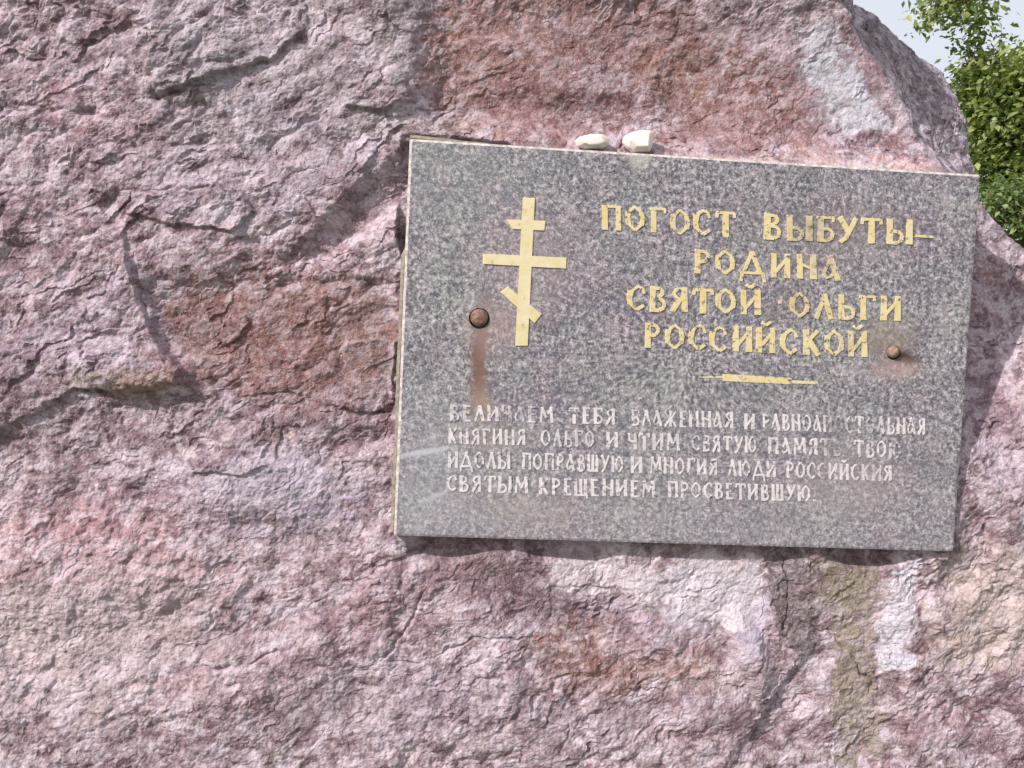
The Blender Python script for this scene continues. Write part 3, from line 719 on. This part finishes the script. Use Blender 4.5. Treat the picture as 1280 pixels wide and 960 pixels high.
for (tx, a, b, y0, y1, y2, y3) in [
    ('ВЕЛИЧАЕМ', 562, 692, 506, 526, 509, 529), ('ТЕБЯ', 711, 769, 509, 529, 511, 531), ('БЛАЖЕННАЯ', 789, 917, 512, 532, 515, 536),
    ('И', 930, 943, 517, 537, 517, 537), ('РАВНОАПОСТОЛЬНАЯ', 953, 1157, 517, 538, 523, 544),
    ('КНЯГИНЯ', 560, 657, 535, 555, 537, 557), ('ОЛЬГО', 676, 743, 537, 558, 539, 560), ('И', 758, 773, 540, 560, 540, 560), ('ЧТИМ', 784, 850, 541, 562, 543, 564),
    ('СВЯТУЮ', 865, 946, 544, 564, 546, 567), ('ПАМЯТЬ', 960, 1052, 547, 568, 549, 570), ('ТВОЮ', 1068, 1127, 550, 571, 552, 573),
    ('ИДОЛЫ', 560, 638, 564, 585, 566, 587), ('ПОПРАВШУЮ', 652, 780, 566, 587, 570, 591), ('И', 788, 803, 571, 592, 571, 592), ('МНОГИЯ', 812, 897, 571, 592, 574, 595),
    ('ЛЮДИ', 910, 970, 575, 595, 577, 597), ('РОССИЙСКИЯ', 983, 1115, 577, 598, 582, 602),
    ('СВЯТЫМ', 558, 660, 594, 614, 596, 617), ('КРЕЩЕНИЕМ', 673, 819, 597, 618, 601, 622), ('ПРОСВЕТИВШУЮ.', 835, 1020, 602, 622, 607, 627)]:
    word(tx, a, b, y0, y1, y2, y3, PALEP, gap=.17, boldness=SB, top=0.0006)

def quadmesh(name, polys, top, mat, parent=plaque, label=None):
    o = link(name, strokes_mesh(name, [[uv(*p) for p in q] for q in polys], top), mat, parent)
    if label: o['label'] = label
    return o
quadmesh('cross', [[(653.5, 247), (668.5, 247), (659.5, 433), (643.8, 433)],
                   [(632, 274), (682.5, 276), (681, 288.5), (640, 286.5)],
                   [(603, 317), (708.8, 322), (708, 336), (603.5, 330)],
                   [(625, 365), (634.5, 358), (677.5, 393), (668.5, 404.5)]], 0.0014, CROSSG)
quadmesh('flourish', [[(873, 470.8), (905, 469.8), (905, 472.5), (873, 472.3)], [(903, 467.3), (990, 472.5), (990, 480.5), (903, 476.2)],
                      [(988, 475), (1023, 477.5), (1023, 480.4), (988, 479.3)]], 0.0006, GOLD)

# bolts
def bolt(cu, cv, r, mat, proud, rx=0, rz=0):
    bm = bmesh.new(); prof = []
    for i in range(9):
        a = i / 8 * math.pi / 2; prof.append((r * math.cos(a), proud * 0.65 * math.sin(a)))
    prof = [(r * 0.45, -0.016), (r * 0.5, -0.0102), (r * 0.98, -0.0100), (r, -0.003)] + prof
    seg = 28; rings = []
    rr = random.Random(int(cu * 1e4))
    for k, (a, y) in enumerate(prof):
        if a < 1e-5: rings.append([bm.verts.new((cu, y, cv))]); continue
        rings.append([bm.verts.new((cu + a * math.cos(j / seg * 6.2832) * (1 + rr.uniform(-.03, .03)), y + rr.uniform(-.0003, .0003), cv + a * math.sin(j / seg * 6.2832) * (1 + rr.uniform(-.03, .03)))) for j in range(seg)])
    for A_, B_ in zip(rings, rings[1:]):
        for j in range(seg):
            k = (j + 1) % seg
            if len(B_) == 1: bm.faces.new((A_[j], A_[k], B_[0]))
            else: bm.faces.new((A_[j], A_[k], B_[k], B_[j]))
    bm.faces.new(rings[0])
    bmesh.ops.recalc_face_normals(bm, faces=bm.faces)
    me = bpy.data.meshes.new('bolt'); bm.to_mesh(me); bm.free()
    return link('bolt', me, mat, plaque, smooth=True)
m = NT('rusty_iron'); vec = m.coord(); g = m.noise(180, 4, 0.7, vec)
m.color(m.mix(m.rng(g, 0.35, 0.65), (0.10, 0.045, 0.03), (0.36, 0.22, 0.17))); m.rough(0.8); m.l(m.bump(g, 0.6, 0.002), m.b.inputs['Normal']); RUSTM = m.m
m = NT('pale_corroded_iron'); vec = m.coord(); g = m.noise(180, 4, 0.7, vec)
m.color(m.mix(m.rng(g, 0.35, 0.65), (0.16, 0.085, 0.05), (0.40, 0.29, 0.20))); m.rough(0.7); m.l(m.bump(g, 0.6, 0.002), m.b.inputs['Normal']); PALEM = m.m
o = bolt(B1[0], B1[1] + 0.001, 0.0108, RUSTM, 0.010); o['label'] = 'rusty brown domed bolt with a rust streak below'
o = bolt(B2[0] - 0.001, B2[1] + 0.001, 0.0078, PALEM, 0.012); o['label'] = 'small pale corroded domed bolt'

# ================================================================== PEBBLES on the plaque's top edge
def pebble(pts_px, h0, depth, name_label, seed):
    """convex stone whose front outline is given at depth h0 in the plaque's frame"""
    r = random.Random(seed); bm = bmesh.new()
    P = [uv(x, y, h0) for x, y in pts_px]; cu = sum(p[0] for p in P) / len(P); cv = sum(p[1] for p in P) / len(P)
    for (h, k) in ((depth * .5, .62), (depth * .28, .9), (0, 1.0), (-depth * .3, .88), (-depth * .5, .55)):
        for p in P:
            j = 1 + r.uniform(-.04, .04)
            bm.verts.new((cu + (p[0] - cu) * k * j, h0 + h + r.uniform(-.0012, .0012), cv + (p[1] - cv) * k * j))
    bmesh.ops.convex_hull(bm, input=bm.verts)
    loose = [v for v in bm.verts if not v.link_faces]
    bmesh.ops.delete(bm, geom=loose, context='VERTS')
    bmesh.ops.bevel(bm, geom=list(bm.edges), offset=0.0011, segments=2, affect='EDGES', profile=.6)
    bmesh.ops.recalc_face_normals(bm, faces=bm.faces)
    org = Vector((cu, h0, min(v.co.z for v in bm.verts)))
    for v in bm.verts: v.co -= org
    me = bpy.data.meshes.new('pebble'); bm.to_mesh(me); bm.free()
    o = link('pebble', me, PEB, None, smooth=False)
    o.matrix_world = LW @ Matrix.Translation(org)
    tag(o, name_label, 'pebble', 'white pebbles laid on the plaque')
    return o
m = NT('white_quartz'); vec = m.coord(); g = m.noise(60, 4, 0.6, vec)
m.color(m.mix(m.rng(g, 0.35, 0.65), (0.84, 0.71, 0.65), (0.90, 0.82, 0.79))); m.rough(0.6); m.l(m.bump(g, 0.3, 0.002), m.b.inputs['Normal']); PEB = m.m
pebble([(719, 177), (724, 171), (738, 168), (755, 168), (762, 174), (761, 181), (752, 186.5), (732, 187), (722, 183)], -0.010, 0.024, 'flat oval white pebble lying on the plaque top edge', 1)
pebble([(777.5, 178), (780, 170), (791, 165), (803, 162.5), (815, 163.5), (817.5, 168), (816, 181), (812, 191), (790, 191), (783, 186)], -0.010, 0.026, 'taller angular white pebble standing on the plaque top edge', 2)

# ================================================================== GROUND
def ground():
    n = 90; r = np.concatenate([np.linspace(0, 12, 60), np.geomspace(13, 3000, 30)]); a = np.linspace(0, 2 * np.pi, 73)[:-1]
    co = []
    for ri in r:
        for aj in a: co.append((ri * math.cos(aj), ri * math.sin(aj), 0))
    co = np.array(co); 
    co[:, 2] = 0.05 * fbm(co[:, 0] / 2.0, co[:, 1] / 2.0, 5, 3) * np.clip(12 / np.maximum(np.hypot(co[:, 0], co[:, 1]), 1), 0, 1)
    nr, na = len(r), len(a); f = []
    for i in range(nr - 1):
        for j in range(na):
            k = (j + 1) % na
            f.append((i * na + j, (i + 1) * na + j, (i + 1) * na + k, i * na + k))
    return mesh_np('ground', co, np.array(f))
m = NT('grassy_earth'); vec = m.coord()
c = m.mix(m.rng(m.noise(3, 6, 0.7, vec), 0.35, 0.65), (0.045, 0.075, 0.02), (0.10, 0.12, 0.045))
c = m.mix(m.rng(m.noise(1.1, 4, 0.6, vec), 0.55, 0.7), c, (0.16, 0.13, 0.09))
m.color(c); m.rough(0.95); m.l(m.bump(m.noise(40, 4, 0.7, vec), 0.7, 0.03), m.b.inputs['Normal'])
tag(link('ground', ground(), m.m, None, True), kind='structure')

# ================================================================== TREES
def leaf_mat(name, a, b, tr=(0.25, 0.35, 0.05)):
    m = NT(name); oi = m.n('ShaderNodeVertexColor', layer_name='shade').outputs[0]
    m.color(m.mix(oi, a, b)); m.rough(0.45)
    t_ = m.n('ShaderNodeBsdfTranslucent'); t_.inputs[0].default_value = (*tr, 1)
    mx = m.n('ShaderNodeMixShader'); mx.inputs[0].default_value = 0.30
    out = m.t.nodes['Material Output']; m.l(m.b.outputs[0], mx.inputs[1]); m.l(t_.outputs[0], mx.inputs[2]); m.l(mx.outputs[0], out.inputs[0])
    return m.m
def leaves_mesh(name, centers, size, seed, droop=0.3):
    """centers (n,3): one folded six-vertex leaf each"""
    g = np.random.default_rng(seed); n = len(centers)
    L = size * g.uniform(.45, 1.35, n); W = L * g.uniform(.40, .6, n)
    d = g.normal(size=(n, 3)); d[:, 2] = d[:, 2] * .5 - droop; d /= np.linalg.norm(d, axis=1)[:, None]
    up = g.normal(size=(n, 3)) * .55 + np.array([0, 0, 1.0]); s = np.cross(d, up); s /= np.linalg.norm(s, axis=1)[:, None]; nn = np.cross(s, d)
    co = np.empty((n, 6, 3))
    co[:, 0] = centers
    co[:, 1] = centers + d * (L * .45)[:, None] + s * (W * .5)[:, None] + nn * (W * .14)[:, None]
    co[:, 2] = centers + d * (L * .5)[:, None]
    co[:, 3] = centers + d * (L * .45)[:, None] - s * (W * .5)[:, None] + nn * (W * .14)[:, None]
    co[:, 4] = centers + d * L[:, None] - nn * (L * .1)[:, None]
    co[:, 5] = centers + d * (L * .2)[:, None]
    b = np.arange(n)[:, None] * 6
    f = np.concatenate([b + np.array([[0, 1, 2, 0]])[:, :3], b + np.array([[0, 2, 3]]), b + np.array([[1, 4, 2]]), b + np.array([[2, 4, 3]])])
    me = mesh_np(name, co.reshape(-1, 3), f)
    a = me.color_attributes.new('shade', 'FLOAT_COLOR', 'POINT')
    v = np.repeat(g.uniform(0, 1, n) ** 1.3, 6)[:len(me.vertices)]
    a.data.foreach_set('color', np.stack([v, v, v, np.ones_like(v)], 1).astype(np.float32).ravel())
    return me
def tube(bm, pts, r0, r1, seg=8):
    rings = []
    for i, p in enumerate(pts):
        p = Vector(p); q = Vector(pts[min(i + 1, len(pts) - 1)]); o_ = Vector(pts[max(i - 1, 0)])
        dirv = (q - o_).normalized(); s = dirv.orthogonal().normalized(); u_ = dirv.cross(s)
        r = r0 + (r1 - r0) * i / (len(pts) - 1)
        rings.append([bm.verts.new(p + (s * math.cos(k / seg * 6.2832) + u_ * math.sin(k / seg * 6.2832)) * r) for k in range(seg)])
    for A_, B_ in zip(rings, rings[1:]):
        for k in range(seg): bm.faces.new((A_[k], A_[(k + 1) % seg], B_[(k + 1) % seg], B_[k]))
    bm.faces.new(rings[0][::-1]); bm.faces.new(rings[-1])
def bend(a, b, n, amp, r):
    a, b = Vector(a), Vector(b); out = []; off = Vector((r.uniform(-1, 1), r.uniform(-1, 1), r.uniform(-.3, 1))) * amp
    for i in range(n + 1):
        k = i / n; out.append(a.lerp(b, k) + off * math.sin(k * math.pi) + Vector((r.uniform(-1, 1), r.uniform(-1, 1), r.uniform(-1, 1))) * amp * .12 * (0 < i < n))
    return out
m = NT('bark'); vec = m.coord(); g = m.noise(14, 5, .7, vec, .5)
m.color(m.mix(m.rng(g, .35, .65), (.06, .045, .035), (.20, .17, .14))); m.rough(.9); m.l(m.bump(g, .8, .02), m.b.inputs['Normal']); BARK = m.m
LEAF1 = leaf_mat('tree_leaf', (0.08, 0.14, 0.035), (0.44, 0.47, 0.17))
LEAF2 = leaf_mat('shrub_leaf', (0.10, 0.16, 0.06), (0.27, 0.33, 0.14))
def tree(name, basept, limbs, lobes, leaf, size, seed, mat, label, cat, r0):
    """limbs: lists of (start, end, r0, r1); lobes: (centre, radius xyz, twigs, leaves per twig)"""
    r = random.Random(seed); g = np.random.default_rng(seed)
    root = bpy.data.objects.new(name, None); COL.objects.link(root); root.location = basept
    tag(root, label, cat)
    bp = Vector(basept); trunk = bmesh.new(); limb_pts = []
    for (a, b, ra, rb) in limbs:
        pts = bend(a, b, 7, (Vector(b) - Vector(a)).length * .07, r); limb_pts += pts[2:]
        tube(trunk, [p - bp for p in pts], ra, rb)
    me = bpy.data.meshes.new('trunk'); trunk.to_mesh(me); trunk.free(); link('trunk', me, BARK, root, True)
    tw = bmesh.new(); cs = []
    for (c, rad, nt_, nl) in lobes:
        c = Vector(c)
        for _ in range(nt_):
            while True:
                q = g.uniform(-1, 1, 3)
                if (q ** 2).sum() < 1: break
            q = q / (np.linalg.norm(q) + 1e-6) * np.linalg.norm(q) ** .6
            p = c + Vector((q[0] * rad[0], q[1] * rad[1], q[2] * rad[2]))
            near_l = min(limb_pts, key=lambda z: (z - p).length)
            st = near_l.lerp(p, .45) if (near_l - p).length > .8 else near_l
            pts = bend(st, p, 4, .05, r)
            tube(tw, [z - bp for z in pts], .006, .002, 4)
            k = g.uniform(0, 1, nl) ** .7; sp = size * 2.0
            seg = np.array([list(Vector(pts[-2]).lerp(pts[-1] + (pts[-1] - pts[-2]) * .6, float(kk))) for kk in k])
            cs.append(seg + g.normal(size=(nl, 3)) * sp * .55)
    me = bpy.data.meshes.new('twigs'); tw.to_mesh(me); tw.free(); o = link('twigs', me, BARK, root); o['kind'] = 'stuff'
    cs = np.concatenate(cs) - np.array(bp)
    o = link('crown', leaves_mesh('crown', cs, size, seed), mat, root); o['kind'] = 'stuff'
    return root
D1 = 7.0
def A1(px, py, d=D1): return at(px, py, d)
b1 = at(1420, 300, 7.6); b1 = Vector((b1.x, b1.y, 0))
fork = at(1400, 250, 7.5)
tree('broadleaf_tree', b1, [(b1, fork, .13, .09), (fork, A1(1330, 120), .06, .025), (fork, A1(1300, 210), .05, .02), (fork, A1(1420, -60, 7.4), .07, .04),
     (A1(1420, -60, 7.4), A1(1300, -30), .04, .02), (A1(1300, -30), A1(1180, 10), .02, .006), (A1(1330, 120), A1(1215, 85), .02, .005), (fork, A1(1520, 60, 7.8), .05, .02)],
     [(A1(1285, 150), (.40, .5, .34), 330, 34), (A1(1250, 105), (.24, .4, .13), 90, 30), (A1(1265, 205), (.30, .4, .24), 160, 32), (A1(1290, 130, 8.0), (.42, .4, .40), 200, 30), (A1(1195, 10), (.24, .3, .12), 45, 18),
      (A1(1215, 40), (.10, .2, .10), 9, 12), (A1(1232, 66), (.14, .2, .06), 10, 13), (A1(1222, 85), (.10, .2, .05), 8, 12),
      (A1(1400, 120, 7.4), (.7, .8, .8), 170, 22), (A1(1460, -40, 7.6), (.8, .8, .5), 120, 22), (A1(1330, -70, 7.2), (.5, .6, .22), 50, 20)],
     LEAF1, .064, 4, LEAF1, 'sunlit green broadleaf tree behind the boulder shoulder with a sprig reaching over', 'tree', .13)
b2 = at(1330, 420, 5.2); b2 = Vector((b2.x, b2.y, 0))
tree('shrub', b2, [(b2, at(1290, 330, 5.1), .02, .01), (b2, at(1320, 300, 5.3), .02, .01), (at(1290, 330, 5.1), at(1262, 262, 5.0), .01, .004)],
     [(at(1275, 262, 5.0), (.18, .25, .15), 110, 26), (at(1330, 290, 5.2), (.3, .3, .25), 70, 20), (at(1310, 380, 5.2), (.3, .3, .35), 60, 20)],
     LEAF2, .042, 8, LEAF2, 'low pale green shrub beside the upper right corner of the plaque', 'shrub', .02)
print('tris', sum(len(o.data.loops) - 2 * len(o.data.polygons) for o in SC.objects if o.type == 'MESH'), 'elev', math.degrees(elev), 'azim', math.degrees(azim), 'O', O, 'N', N)
